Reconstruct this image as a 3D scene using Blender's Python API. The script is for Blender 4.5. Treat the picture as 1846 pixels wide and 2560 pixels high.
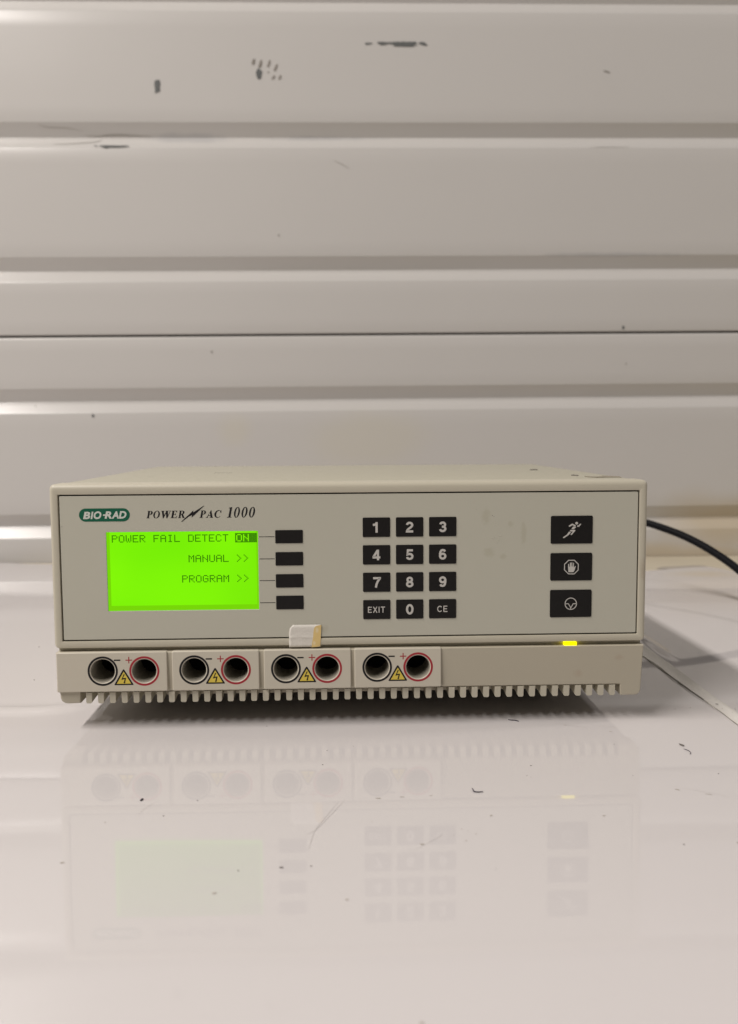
import bpy, bmesh, math, random
from mathutils import Vector, Matrix, noise

for o in list(bpy.data.objects):
    bpy.data.objects.remove(o)
sc = bpy.context.scene
COL = sc.collection
random.seed(7)
MM = 0.001

# ------------------------------------------------------------------ camera
cd = bpy.data.cameras.new('camera')
cam = bpy.data.objects.new('camera', cd)
COL.objects.link(cam)
right = Vector((0.999344, -0.035756, -0.005819))
down = Vector((-0.008847, -0.085123, -0.996331))
fwd = Vector((0.035129, 0.995729, -0.085383))
cam_pos = Vector((-0.008123, -0.494516, 0.161917))
M = Matrix((right, -down, -fwd)).transposed().to_4x4()
M.translation = cam_pos
cam.matrix_world = M
cd.sensor_fit = 'VERTICAL'
cd.sensor_height = 36.0
cd.sensor_width = 36.0
cd.lens = 36.0 * 2249.77 / 2560.0
cd.clip_start = 0.02
cd.clip_end = 50.0
cd.dof.use_dof = True
cd.dof.focus_distance = 0.50
cd.dof.aperture_fstop = 10.5
sc.camera = cam

# ------------------------------------------------------------------ light of the room
w = bpy.data.worlds.new("World")
sc.world = w
w.use_nodes = True
bg = w.node_tree.nodes['Background']
bg.inputs['Color'].default_value = (1.0, 0.97, 0.95, 1)
bg.inputs['Strength'].default_value = 0.08


def area_lamp(name, loc, target, sx, sy, watts, col):
    l = bpy.data.lights.new(name, 'AREA')
    l.shape = 'RECTANGLE'
    l.size = sx
    l.size_y = sy
    l.energy = watts
    l.color = col
    o = bpy.data.objects.new(name, l)
    COL.objects.link(o)
    o.location = loc
    d = (Vector(target) - Vector(loc)).normalized()
    # local y (long side) runs along the depth of the room
    z = -d
    x = Vector((0, 1, 0)).cross(z).normalized()
    y = z.cross(x)
    o.rotation_euler = Matrix((x, y, z)).transposed().to_euler()
    return o


area_lamp('ceiling_tube_lamp', (-1.58, -1.12, 2.40), (-0.55, -1.12, 0.1), 0.145, 2.4, 107.0, (1.0, 0.94, 0.895))
area_lamp('side_lamp', (1.55, 0.22, 1.20), (0.1, 0.22, 0.1), 0.14, 0.14, 4.8, (1.0, 0.94, 0.91))

sc.view_settings.view_transform = 'Standard'
sc.view_settings.look = 'None'
sc.view_settings.gamma = 1.0
sc.view_settings.exposure = 0.0
sc.cycles.max_bounces = 8
sc.cycles.use_denoising = True


# ------------------------------------------------------------------ materials
def srgb(r, g, b):
    f = lambda c: c / 12.92 if c <= 0.04045 else ((c + 0.055) / 1.055) ** 2.4
    return tuple(f(v / 255.0) for v in (r, g, b)) + (1.0,)


def mat(name, col, rough=0.5, spec=0.5, var=0.0, var_scale=20.0, bump=0.0, bump_scale=400.0, metal=0.0, rough_var=0.0):
    m = bpy.data.materials.new(name)
    m.use_nodes = True
    nt = m.node_tree
    b = nt.nodes['Principled BSDF']
    b.inputs['Base Color'].default_value = col
    b.inputs['Roughness'].default_value = rough
    b.inputs['Specular IOR Level'].default_value = spec
    b.inputs['Metallic'].default_value = metal
    tc = nt.nodes.new('ShaderNodeTexCoord')
    if var > 0:
        n = nt.nodes.new('ShaderNodeTexNoise')
        n.inputs['Scale'].default_value = var_scale
        n.inputs['Detail'].default_value = 6
        nt.links.new(tc.outputs['Object'], n.inputs['Vector'])
        mx = nt.nodes.new('ShaderNodeMix')
        mx.data_type = 'RGBA'
        mx.inputs[6].default_value = tuple(c * (1 - var) for c in col[:3]) + (1,)
        mx.inputs[7].default_value = tuple(min(1, c * (1 + var)) for c in col[:3]) + (1,)
        nt.links.new(n.outputs['Fac'], mx.inputs[0])
        nt.links.new(mx.outputs[2], b.inputs['Base Color'])
        m['mix'] = mx.name
    if rough_var > 0:
        n2 = nt.nodes.new('ShaderNodeTexNoise')
        n2.inputs['Scale'].default_value = var_scale * 1.7
        n2.inputs['Detail'].default_value = 5
        nt.links.new(tc.outputs['Object'], n2.inputs['Vector'])
        mr = nt.nodes.new('ShaderNodeMapRange')
        mr.inputs['To Min'].default_value = max(0.0, rough - rough_var)
        mr.inputs['To Max'].default_value = rough + rough_var
        nt.links.new(n2.outputs['Fac'], mr.inputs['Value'])
        nt.links.new(mr.outputs[0], b.inputs['Roughness'])
    if bump > 0:
        n3 = nt.nodes.new('ShaderNodeTexNoise')
        n3.inputs['Scale'].default_value = bump_scale
        n3.inputs['Detail'].default_value = 4
        nt.links.new(tc.outputs['Object'], n3.inputs['Vector'])
        bp = nt.nodes.new('ShaderNodeBump')
        bp.inputs['Strength'].default_value = bump
        bp.inputs['Distance'].default_value = 0.0004
        nt.links.new(n3.outputs['Fac'], bp.inputs['Height'])
        nt.links.new(bp.outputs['Normal'], b.inputs['Normal'])
    return m


def add_blotches(m, spots, col, strength=0.5, nscale=60.0, warp=0.5):
    """dirt with a shape of its own: soft ellipses at fixed places on the thing, broken up by noise.
    spots: (x, y, z, rx, ry, rz) in metres, object space"""
    nt = m.node_tree
    b = nt.nodes['Principled BSDF']
    tc = nt.nodes.new('ShaderNodeTexCoord')
    nz = nt.nodes.new('ShaderNodeTexNoise')
    nz.inputs['Scale'].default_value = nscale
    nz.inputs['Detail'].default_value = 5
    nt.links.new(tc.outputs['Object'], nz.inputs['Vector'])
    prev = None
    for s in spots:
        sub = nt.nodes.new('ShaderNodeVectorMath'); sub.operation = 'SUBTRACT'
        sub.inputs[1].default_value = s[:3]
        nt.links.new(tc.outputs['Object'], sub.inputs[0])
        dv = nt.nodes.new('ShaderNodeVectorMath'); dv.operation = 'DIVIDE'
        dv.inputs[1].default_value = s[3:6]
        nt.links.new(sub.outputs[0], dv.inputs[0])
        ln = nt.nodes.new('ShaderNodeVectorMath'); ln.operation = 'LENGTH'
        nt.links.new(dv.outputs[0], ln.inputs[0])
        ad = nt.nodes.new('ShaderNodeMath'); ad.operation = 'MULTIPLY_ADD'
        nt.links.new(nz.outputs['Fac'], ad.inputs[0])
        ad.inputs[1].default_value = warp * 2
        nt.links.new(ln.outputs['Value'], ad.inputs[2])
        mr = nt.nodes.new('ShaderNodeMapRange')
        mr.interpolation_type = 'SMOOTHSTEP'
        mr.inputs['From Min'].default_value = 1.0 + warp
        mr.inputs['From Max'].default_value = 0.25 + warp
        mr.inputs['To Min'].default_value = 0
        mr.inputs['To Max'].default_value = strength
        nt.links.new(ad.outputs[0], mr.inputs['Value'])
        if prev is None:
            prev = mr.outputs[0]
        else:
            mx = nt.nodes.new('ShaderNodeMath'); mx.operation = 'MAXIMUM'
            nt.links.new(prev, mx.inputs[0]); nt.links.new(mr.outputs[0], mx.inputs[1])
            prev = mx.outputs[0]
    mix = nt.nodes.new('ShaderNodeMix'); mix.data_type = 'RGBA'
    nt.links.new(prev, mix.inputs[0])
    inp = b.inputs['Base Color']
    if inp.is_linked:
        nt.links.new(inp.links[0].from_socket, mix.inputs[6])
    else:
        mix.inputs[6].default_value = inp.default_value
    mix.inputs[7].default_value = col
    nt.links.new(mix.outputs[2], inp)
    return prev


def emit(name, col, strength):
    m = bpy.data.materials.new(name)
    m.use_nodes = True
    b = m.node_tree.nodes['Principled BSDF']
    b.inputs['Base Color'].default_value = (0.004, 0.006, 0.0, 1)
    b.inputs['Specular IOR Level'].default_value = 0.1
    b.inputs['Emission Color'].default_value = col
    b.inputs['Emission Strength'].default_value = strength
    b.inputs['Roughness'].default_value = 0.25
    return m


BEIGE = (0.535, 0.498, 0.395, 1)
PANEL = (0.512, 0.497, 0.412, 1)
M_case = mat('beige_plastic', BEIGE, 0.42, 0.45, var=0.03, var_scale=14, bump=0.16, bump_scale=1500)
add_blotches(M_case, [(0.163, -0.145, 0.086, .003, .02, .009),
                      (-0.1, -0.141, 0.044, .006, .02, .0025), (-0.03, -0.141, 0.044, .006, .02, .0025)],
             (0.33, 0.26, 0.18, 1), 0.35, 300)
M_fascia = mat('darker_beige_plastic', (0.475, 0.433, 0.338, 1), 0.42, 0.45, var=0.03, var_scale=14, bump=0.16, bump_scale=1500)  # darker beige than the case and the socket blocks
add_blotches(M_fascia, [(0.150, -0.145, 0.036, .004, .02, .0022), (0.127, -0.145, 0.027, .004, .02, .003)], (0.40, 0.30, 0.22, 1), 0.35, 300)
M_cover = mat('beige_enamel', (0.455, 0.432, 0.335, 1), 0.38, 0.45, var=0.03, var_scale=10, bump=0.22, bump_scale=900)
M_socketblk = mat('pale_beige_plastic', (0.58, 0.535, 0.437, 1), 0.40, 0.45, var=0.02, var_scale=14, bump=0.14, bump_scale=1500)
M_panel = mat('overlay_film', PANEL, 0.38, 0.40, var=0.025, var_scale=9, bump=0.06, bump_scale=2200)
add_blotches(M_panel, [(0.0744, -0.145, 0.1165, .0035, .02, .006), (0.0763, -0.145, 0.0965, .0045, .02, .0035),
                       (0.0954, -0.145, 0.107, .0022, .02, .009), (0.084, -0.145, 0.094, .003, .02, .002),
                       (-0.0155, -0.145, 0.0545, .003, .02, .003), (0.088, -0.145, 0.112, .0022, .02, .0022)],
             (0.38, 0.355, 0.25, 1), 0.32, 520)
M_gasket = mat('dark_gasket', (0.030, 0.024, 0.018, 1), 0.7, 0.2)
M_black = mat('black_key', (0.0075, 0.0065, 0.006, 1), 0.36, 0.30, var=0.2, var_scale=60, bump=0.05, bump_scale=2500)
M_ink = mat('black_ink', (0.010, 0.009, 0.010, 1), 0.45, 0.3)
M_red = mat('red_ink', (0.36, 0.028, 0.038, 1), 0.45, 0.3)
M_green = mat('green_ink', (0.0045, 0.105, 0.055, 1), 0.45, 0.3)
M_legend = mat('grey_white_ink', (0.55, 0.53, 0.49, 1), 0.5, 0.3)
M_logo = mat('pale_ink', (0.62, 0.64, 0.58, 1), 0.5, 0.3)
M_yellow = mat('yellow_ink', (0.70, 0.54, 0.085, 1), 0.45, 0.3, var=0.06, var_scale=300)
M_inside = mat('socket_plastic', (0.37, 0.345, 0.285, 1), 0.35, 0.4)
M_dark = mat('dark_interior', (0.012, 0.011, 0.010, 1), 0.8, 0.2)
M_rubber = mat('black_rubber', (0.006, 0.006, 0.0075, 1), 0.55, 0.12, bump=0.1, bump_scale=800)
M_pan = mat('grey_sheet_steel', (0.42, 0.40, 0.34, 1), 0.5, 0.3)
M_metal = mat('screw_steel', (0.09, 0.08, 0.065, 1), 0.6, 0.3)
M_tape = mat('masking_paper', (0.70, 0.665, 0.60, 1), 0.62, 0.25, var=0.05, var_scale=90, bump=0.5, bump_scale=700)
M_tapefold = mat('yellowed_adhesive', (0.72, 0.53, 0.22, 1), 0.45, 0.35, var=0.12, var_scale=160, bump=0.2, bump_scale=500)
add_blotches(M_tapefold, [(0.0067, 0, 0.0033, .0012, .01, .0022), (0.0050, 0, -.004, .001, .01, .0015)], (0.78, 0.66, 0.42, 1), 0.8, 500)
M_led = emit('lit_yellow_lens', (1.0, 0.86, 0.0, 1), 1.5)

M_wall = mat('white_painted_metal', (0.580, 0.560, 0.533, 1), 0.25, 0.45, var=0.02, var_scale=3.5, bump=0.03, bump_scale=420, rough_var=0.03)
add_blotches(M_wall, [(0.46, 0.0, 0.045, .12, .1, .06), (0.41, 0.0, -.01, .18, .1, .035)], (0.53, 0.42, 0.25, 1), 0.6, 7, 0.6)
add_blotches(M_wall, [(-.02, 0.0, 0.155, .12, .1, .05), (-.19, 0.0, 0.17, .03, .1, .03)], (0.60, 0.56, 0.42, 1), 0.28, 9, 0.5)
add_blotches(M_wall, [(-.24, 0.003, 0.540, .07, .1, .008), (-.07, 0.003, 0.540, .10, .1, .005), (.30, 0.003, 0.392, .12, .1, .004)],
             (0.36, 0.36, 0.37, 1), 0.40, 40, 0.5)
M_scuff = mat('bare_dark_scrape', (0.125, 0.13, 0.127, 1), 0.6, 0.3, var=0.35, var_scale=160, bump=0.3, bump_scale=500)
M_scuff2 = mat('faint_grey_scrape', (0.24, 0.215, 0.185, 1), 0.6, 0.3, var=0.25, var_scale=160)
M_hair = mat('faint_hairline', (0.40, 0.38, 0.345, 1), 0.5, 0.3)
M_joint = mat('dark_joint', (0.035, 0.032, 0.026, 1), 0.8, 0.2)

M_sheet = mat('glossy_white_vinyl', (0.655, 0.622, 0.613, 1), 0.028, 0.56, var=0.022, var_scale=6, rough_var=0.018)
add_blotches(M_sheet, [(0.41, 0.52, 0, .05, .035, .1)], (0.62, 0.54, 0.40, 1), 0.5, 14)
M_bench = mat('stained_cream_board', (0.58, 0.52, 0.40, 1), 0.35, 0.4, var=0.10, var_scale=8)
M_seam = mat('clear_tape', (0.74, 0.71, 0.66, 1), 0.20, 0.5, var=0.05, var_scale=60, bump=0.5, bump_scale=160)
M_grime = mat('grey_grime', (0.22, 0.20, 0.18, 1), 0.7, 0.2, var=0.3, var_scale=120)
M_speck = mat('dark_dirt', (0.18, 0.165, 0.15, 1), 0.8, 0.1, var=0.4, var_scale=500)
M_smudge_gapshade = mat('faint_dirt_and_gap_shade', (0.40, 0.36, 0.31, 1), 0.8, 0.1, var=0.2, var_scale=500)  # dirt tone, also the painted shade strip behind the sheet
M_scratch = mat('dull_scratch', (0.575, 0.545, 0.525, 1), 0.6, 0.2)
M_fibre = mat('dark_fibre', (0.075, 0.068, 0.085, 1), 0.8, 0.1)


def lcd_material():
    m = bpy.data.materials.new('green_backlit_glass')
    m.use_nodes = True
    nt = m.node_tree
    b = nt.nodes['Principled BSDF']
    b.inputs['Base Color'].default_value = (0.004, 0.01, 0.0, 1)
    b.inputs['Roughness'].default_value = 0.3
    b.inputs['Specular IOR Level'].default_value = 0.1
    tc = nt.nodes.new('ShaderNodeTexCoord')
    n = nt.nodes.new('ShaderNodeTexNoise')
    n.inputs['Scale'].default_value = 18
    n.inputs['Detail'].default_value = 1
    nt.links.new(tc.outputs['Object'], n.inputs['Vector'])
    mx = nt.nodes.new('ShaderNodeMix'); mx.data_type = 'RGBA'
    mx.inputs[6].default_value = (0.150, 0.80, 0.0, 1)
    mx.inputs[7].default_value = (0.30, 1.12, 0.0, 1)
    nt.links.new(n.outputs['Fac'], mx.inputs[0])
    nt.links.new(mx.outputs[2], b.inputs['Emission Color'])
    lw = nt.nodes.new('ShaderNodeLayerWeight')                 # liquid crystal dims off its axis, steepened here to keep its reflection faint
    lw.inputs['Blend'].default_value = 0.5
    inv = nt.nodes.new('ShaderNodeMath'); inv.operation = 'SUBTRACT'
    inv.inputs[0].default_value = 1.0
    nt.links.new(lw.outputs['Facing'], inv.inputs[1])
    pw = nt.nodes.new('ShaderNodeMath'); pw.operation = 'POWER'
    pw.inputs[1].default_value = 9.0
    nt.links.new(inv.outputs[0], pw.inputs[0])
    gain = nt.nodes.new('ShaderNodeMath'); gain.operation = 'MULTIPLY'
    sp = nt.nodes.new('ShaderNodeSeparateXYZ')
    nt.links.new(tc.outputs['Object'], sp.inputs[0])
    ux = nt.nodes.new('ShaderNodeMapRange')                      # backlight set stronger at left and lower edge, offsetting the off-axis dimming
    for k_, v_ in (('From Min', -0.133), ('From Max', -0.053), ('To Min', 1.42), ('To Max', 1.02)):
        ux.inputs[k_].default_value = v_
    nt.links.new(sp.outputs['X'], ux.inputs['Value'])
    uz = nt.nodes.new('ShaderNodeMapRange')
    for k_, v_ in (('From Min', 0.068), ('From Max', 0.108), ('To Min', 1.02), ('To Max', 0.94)):
        uz.inputs[k_].default_value = v_
    nt.links.new(sp.outputs['Z'], uz.inputs['Value'])
    ug = nt.nodes.new('ShaderNodeMath'); ug.operation = 'MULTIPLY'
    nt.links.new(ux.outputs[0], ug.inputs[0]); nt.links.new(uz.outputs[0], ug.inputs[1])
    nt.links.new(ug.outputs[0], gain.inputs[1])
    nt.links.new(pw.outputs[0], gain.inputs[0])
    nt.links.new(gain.outputs[0], b.inputs['Emission Strength'])
    return m


M_lcd = lcd_material()
M_lcd_edge = emit('lcd_border_glow', (0.19, 0.70, 0.0, 1), 0.95)
M_lcd_ink = emit('lcd_segment', (0.022, 0.165, 0.0, 1), 1.0)


# ------------------------------------------------------------------ helpers
def thing(name, label, cat, loc=(0, 0, 0), group=None):
    o = bpy.data.objects.new(name, None)
    o.empty_display_size = 0.02
    COL.objects.link(o)
    o.location = loc
    o['label'] = label
    o['category'] = cat
    if group:
        o['group'] = group
    return o


def tag(o, label, cat=None, group=None, kind=None):
    o['label'] = label
    if cat:
        o['category'] = cat
    if group:
        o['group'] = group
    if kind:
        o['kind'] = kind
    return o


def origin(o):
    v = Vector((0, 0, 0))
    while o is not None:
        v += o.location
        o = o.parent
    return v


def link(name, me, m, parent=None, smooth=False, angle=30):
    """me holds world coordinates in metres; the object sits at its parent's origin"""
    if parent is not None:
        me.transform(Matrix.Translation(-origin(parent)))
    mats = m if isinstance(m, (list, tuple)) else [m]
    for q in mats:
        me.materials.append(q)
    if smooth:
        for p in me.polygons:
            p.use_smooth = True
        me.set_sharp_from_angle(angle=math.radians(angle))
    me.name = name
    o = bpy.data.objects.new(name, me)
    COL.objects.link(o)
    if parent is not None:
        o.parent = parent
    return o


def from_bm(bm):
    me = bpy.data.meshes.new('m')
    bmesh.ops.recalc_face_normals(bm, faces=bm.faces)
    bm.to_mesh(me)
    bm.free()
    return me


def bridge(bm, loops, closed=True):
    rows = [[bm.verts.new(v) for v in lp] for lp in loops]
    n = len(rows[0])
    for a, b in zip(rows, rows[1:]):
        for i in range(n if closed else n - 1):
            j = (i + 1) % n
            bm.faces.new((a[i], a[j], b[j], b[i]))
    return rows


def rrect(xl, xr, zb, zt, r, n=4):
    pts = []
    for cx, cz, a0 in ((xr - r, zt - r, 0), (xl + r, zt - r, 90), (xl + r, zb + r, 180), (xr - r, zb + r, 270)):
        for k in range(n + 1):
            a = math.radians(a0 + 90 * k / n)
            pts.append((cx + r * math.cos(a), cz + r * math.sin(a)))
    return pts


def ellipse(cx, cz, rx, rz, n=40):
    return [(cx + rx * math.cos(2 * math.pi * k / n), cz + rz * math.sin(2 * math.pi * k / n)) for k in range(n)]


_tmp = 0


def curve_mesh(loops, half, bevel=0.0, segs=2):
    """closed outlines (holes by even-odd) -> plate mesh in its own xy plane, thickness 2*half"""
    cu = bpy.data.curves.new('c', 'CURVE')
    cu.dimensions = '2D'
    cu.fill_mode = 'BOTH'
    cu.extrude = max(0.0, half - bevel)
    cu.bevel_depth = bevel
    cu.bevel_resolution = segs
    cu.offset = -bevel
    for lp in loops:
        s = cu.splines.new('POLY')
        s.points.add(len(lp) - 1)
        for p, q in zip(s.points, lp):
            p.co = (q[0], q[1], 0, 1)
        s.use_cyclic_u = True
    ob = bpy.data.objects.new('c', cu)
    COL.objects.link(ob)
    dg = bpy.context.evaluated_depsgraph_get()
    me = bpy.data.meshes.new_from_object(ob.evaluated_get(dg), preserve_all_data_layers=False, depsgraph=dg)
    me.materials.clear()
    bpy.data.objects.remove(ob)
    bpy.data.curves.remove(cu)
    return me


TO_FRONT = Matrix(((MM, 0, 0, 0), (0, 0, -MM, 0), (0, MM, 0, 0), (0, 0, 0, 1)))   # plate xy -> front face xz, towards the viewer


def plate(name, loops, y0, depth, bevel, m, parent, segs=2, smooth=True):
    """plate facing the viewer; y0 = its front (mm), it reaches back by depth (mm)"""
    me = curve_mesh(loops, depth / 2.0, bevel, segs)
    me.transform(Matrix.Translation((0, 0, -(y0 + depth / 2.0))))
    me.transform(TO_FRONT)
    return link(name, me, m, parent, smooth, 35)


def text_mesh(body, x0, x1, z0, z1, bold=0.0, shear=0.0):
    """built-in sans lettering fitted to a box (mm)"""
    cu = bpy.data.curves.new('t', 'FONT')
    cu.body = body
    cu.size = 10.0
    cu.offset = bold
    cu.shear = shear
    cu.fill_mode = 'FRONT'
    cu.resolution_u = 6
    ob = bpy.data.objects.new('t', cu)
    COL.objects.link(ob)
    dg = bpy.context.evaluated_depsgraph_get()
    me = bpy.data.meshes.new_from_object(ob.evaluated_get(dg), preserve_all_data_layers=False, depsgraph=dg)
    me.materials.clear()
    bpy.data.objects.remove(ob)
    bpy.data.curves.remove(cu)
    xs = [v.co.x for v in me.vertices]
    ys = [v.co.y for v in me.vertices]
    sx = (x1 - x0) / (max(xs) - min(xs))
    sy = (z1 - z0) / (max(ys) - min(ys))
    for v in me.vertices:
        v.co.x = x0 + (v.co.x - min(xs)) * sx
        v.co.y = z0 + (v.co.y - min(ys)) * sy
    return me


def place_print(me, y):
    me.transform(Matrix.Translation((0, 0, -y)))
    me.transform(TO_FRONT)
    return me


def join_meshes(ms):
    bm = bmesh.new()
    for q in ms:
        bm.from_mesh(q)
        bpy.data.meshes.remove(q)
    me = bpy.data.meshes.new('m')
    bm.to_mesh(me)
    bm.free()
    return me


def box_bm(bm, x0, x1, y0, y1, z0, z1):
    r = bmesh.ops.create_cube(bm, size=1.0)
    for v in r['verts']:
        v.co = Vector(((x0 + x1) / 2 + v.co.x * (x1 - x0), (y0 + y1) / 2 + v.co.y * (y1 - y0), (z0 + z1) / 2 + v.co.z * (z1 - z0)))
    return r['verts']


def boxes(lst, bevel=0.0):
    bm = bmesh.new()
    for b in lst:
        box_bm(bm, *[v * MM for v in b])
    if bevel:
        bmesh.ops.bevel(bm, geom=list(bm.edges), offset=bevel * MM, segments=2, affect='EDGES')
    return from_bm(bm)


def tube(pts, radii, n=14, cap=True):
    bm = bmesh.new()
    loops = []
    up = Vector((0, 0, 1))
    for i, p in enumerate(pts):
        t = (pts[min(i + 1, len(pts) - 1)] - pts[max(i - 1, 0)]).normalized()
        a = t.cross(up)
        if a.length < 1e-4:
            a = Vector((1, 0, 0))
        a.normalize()
        b = t.cross(a)
        r = radii if isinstance(radii, (int, float)) else radii[i]
        loops.append([p + (a * math.cos(2 * math.pi * k / n) + b * math.sin(2 * math.pi * k / n)) * r for k in range(n)])
    rows = bridge(bm, loops)
    if cap:
        bm.faces.new(rows[0])
        bm.faces.new(rows[-1])
    return from_bm(bm)


def catmull(P, k=12):
    P = [Vector(p) for p in P]
    out = []
    for i in range(len(P) - 1):
        p0, p1, p2, p3 = P[max(i - 1, 0)], P[i], P[i + 1], P[min(i + 2, len(P) - 1)]
        for s in range(k):
            t = s / k
            out.append(0.5 * ((2 * p1) + (p2 - p0) * t + (2 * p0 - 5 * p1 + 4 * p2 - p3) * t * t + (3 * p1 - p0 - 3 * p2 + p3) * t ** 3))
    out.append(P[-1])
    return out


# ================================================================== THE SETTING
# ------------------------------------------------------------------ ribbed metal wall
WY = 0.6863
wall = thing('ribbed_wall', 'white painted metal wall with horizontal pressed grooves, dark scrapes and a thin open joint', 'wall', (0.05, WY, 0.0))
TILT = math.radians(0.28)
wall.rotation_euler = (0, -TILT, 0)
GROOVES = (0.0476, 0.2096, 0.3755, 0.5419, 0.7075, 0.873)


def groove_profile(c):
    return [(c - 0.0160, 0.0), (c - 0.0154, 0.00015), (c - 0.0146, 0.0006), (c - 0.0012, 0.0089), (c - 0.0002, 0.0096), (c + 0.0008, 0.0092),
            (c + 0.0150, 0.0006), (c + 0.0157, 0.00015), (c + 0.0163, 0.0)]


def wall_panel(z0, z1, lip_low, lip_high):
    prof = []
    if lip_low:
        prof += [(z0, 0.012), (z0, 0.0015), (z0 + 0.0008, 0.0004), (z0 + 0.0022, 0.0)]
    else:
        prof += [(z0, 0.0)]
    for c in GROOVES:
        if z0 < c < z1:
            prof += groove_profile(c)
    if lip_high:
        prof += [(z1 - 0.0030, 0.0), (z1 - 0.0018, 0.0004), (z1 - 0.0006, 0.0016), (z1, 0.0030), (z1, 0.012)]
    else:
        prof += [(z1, 0.0)]
    full = []
    for a, b in zip(prof, prof[1:]):                      # long flats get rows of their own so that they can undulate
        full.append(a)
        k = int(abs(b[0] - a[0]) / 0.02)
        for i in range(1, k + 1):
            t = i / (k + 1)
            full.append((a[0] + (b[0] - a[0]) * t, a[1] + (b[1] - a[1]) * t))
    full.append(prof[-1])
    bm = bmesh.new()
    xs = [-1.5 + 0.03 * i for i in range(101)]
    rows = []
    for z, y in full:
        rows.append([bm.verts.new((x, y + 0.0006 * noise.noise(Vector((x * 2.3, z * 5.0, 3.1))) + 0.00025 * noise.noise(Vector((x * 9.0, z * 22.0, 1.0))), z)) for x in xs])
    for a, b in zip(rows, rows[1:]):
        for i in range(len(xs) - 1):
            bm.faces.new((a[i], a[i + 1], b[i + 1], b[i]))
    me = bpy.data.meshes.new('m')
    bm.to_mesh(me)
    bm.free()
    return me


def wall_part(name, me, m, smooth=True):
    for q in (m if isinstance(m, list) else [m]):
        me.materials.append(q)
    if smooth:
        for p in me.polygons:
            p.use_smooth = True
        me.set_sharp_from_angle(angle=math.radians(24))
    o = bpy.data.objects.new(name, me)
    COL.objects.link(o)
    o.parent = wall
    return o


wall_part('wall_panel', wall_panel(-0.30, 0.2908, False, True), M_wall)
wall_part('wall_panel', wall_panel(0.2934, 1.30, True, False), M_wall)
jb = bmesh.new()
box_bm(jb, -1.5, 1.5, 0.0112, 0.0125, 0.27, 0.31)
wall_part('joint_backing', from_bm(jb), M_joint, False)


def wl(x, z):
    """a point measured on the wall plane -> the wall's own x, z"""
    dx, dz = x - 0.05, z
    return (dx * math.cos(TILT) + dz * math.sin(TILT), -dx * math.sin(TILT) + dz * math.cos(TILT))


def wall_flat_y(x, z):
    return 0.0006 * noise.noise(Vector((x * 2.3, z * 5.0, 3.1))) + 0.00025 * noise.noise(Vector((x * 9.0, z * 22.0, 1.0)))


def scuff(polys, m=None, lab=None):
    bm = bmesh.new()
    for pl in polys:
        vs = []
        for x, z in pl:
            lx, lz = wl(x, z)
            vs.append(bm.verts.new((lx, wall_flat_y(lx, lz) - 0.0006, lz)))
        bm.faces.new(vs)
    bmesh.ops.triangulate(bm, faces=bm.faces)
    me = bpy.data.meshes.new('m')
    bm.to_mesh(me)
    bm.free()
    o = wall_part('scuff_mark', me, m or M_scuff, False)
    if lab:
        o['label'] = lab
    return o


def ragged(x0, x1, z, th, seed, n=18, taper=1.0):
    rnd = random.Random(seed)
    top, bot = [], []
    for i in range(n + 1):
        t = i / n
        x = x0 + (x1 - x0) * t
        e = min(1, .35 + t * 14, .35 + (1 - t) * 14)
        swell = 0.75 + 0.5 * noise.noise(Vector((x * 90, seed, 0)))
        top.append((x, z + th * e * swell * rnd.uniform(0.25, 0.62)))
        bot.append((x + rnd.uniform(-1, 1) * abs(x1 - x0) / n * .4, z - th * e * swell * rnd.choice((.25, .4, .5, 1.15))))
    return top + bot[::-1]


scuff([ragged(0.0315, 0.0415, 0.6538, 0.0020, 1, 8)], lab='short dark scrape')
scuff([ragged(0.0470, 0.0664, 0.6545, 0.0028, 2, 14), ragged(0.0662, 0.0972, 0.6544, 0.0044, 3, 26)], lab='long dark scrape')
scuff([[(0.0985, 0.6548), (0.1035, 0.6562), (0.1070, 0.6556), (0.1108, 0.6528), (0.1100, 0.6517), (0.1050, 0.6522), (0.1015, 0.6536)]], lab='dark scrape blot')
scuff([[(-0.2325, 0.6060), (-0.2310, 0.6068), (-0.2297, 0.6050), (-0.2288, 0.6052), (-0.2280, 0.6075), (-0.2262, 0.6068), (-0.2255, 0.6020),
        (-0.2270, 0.5985), (-0.2258, 0.5962), (-0.2268, 0.5932), (-0.2300, 0.5925), (-0.2325, 0.5912), (-0.2322, 0.5960), (-0.2330, 0.6010)]], lab='upright dark scrape')
scuff([ragged(-0.3110, -0.3055, 0.5268, 0.0016, 5, 6), ragged(-0.3040, -0.2665, 0.5266, 0.0020, 6, 22),
       [(-0.3020, 0.5262), (-0.2950, 0.5235), (-0.2900, 0.5262)]], lab='dark scrape along groove edge')
mk = lambda px, py: (-0.1266 + px * 0.0000441, 0.6478 - py * 0.0000442)
for q in ([(390, 330), (440, 318), (458, 335), (425, 395), (430, 455), (390, 480), (352, 440), (375, 400)],
          [(610, 350), (655, 345), (640, 460), (610, 550), (560, 555), (545, 535), (590, 440)],
          [(850, 355), (890, 352), (880, 450), (835, 535), (785, 530), (825, 450)],
          [(1045, 470), (1095, 455), (1070, 560), (1025, 640), (985, 640), (985, 600), (1020, 545)],
          [(970, 775), (1020, 765), (1000, 830), (950, 875), (915, 865)],
          [(1150, 770), (1205, 755), (1180, 830), (1140, 880), (1105, 870)],
          [(795, 680), (840, 660), (850, 680), (820, 710)]):
    scuff([[mk(*p) for p in q]], M_scuff2)
scuff([[mk(*p) for p in [(520, 590), (560, 575), (600, 620), (655, 650), (640, 690), (590, 720), (625, 790), (610, 850), (560, 875), (510, 850), (485, 770), (475, 680)]]],
      lab='grey scraped blot')
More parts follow.
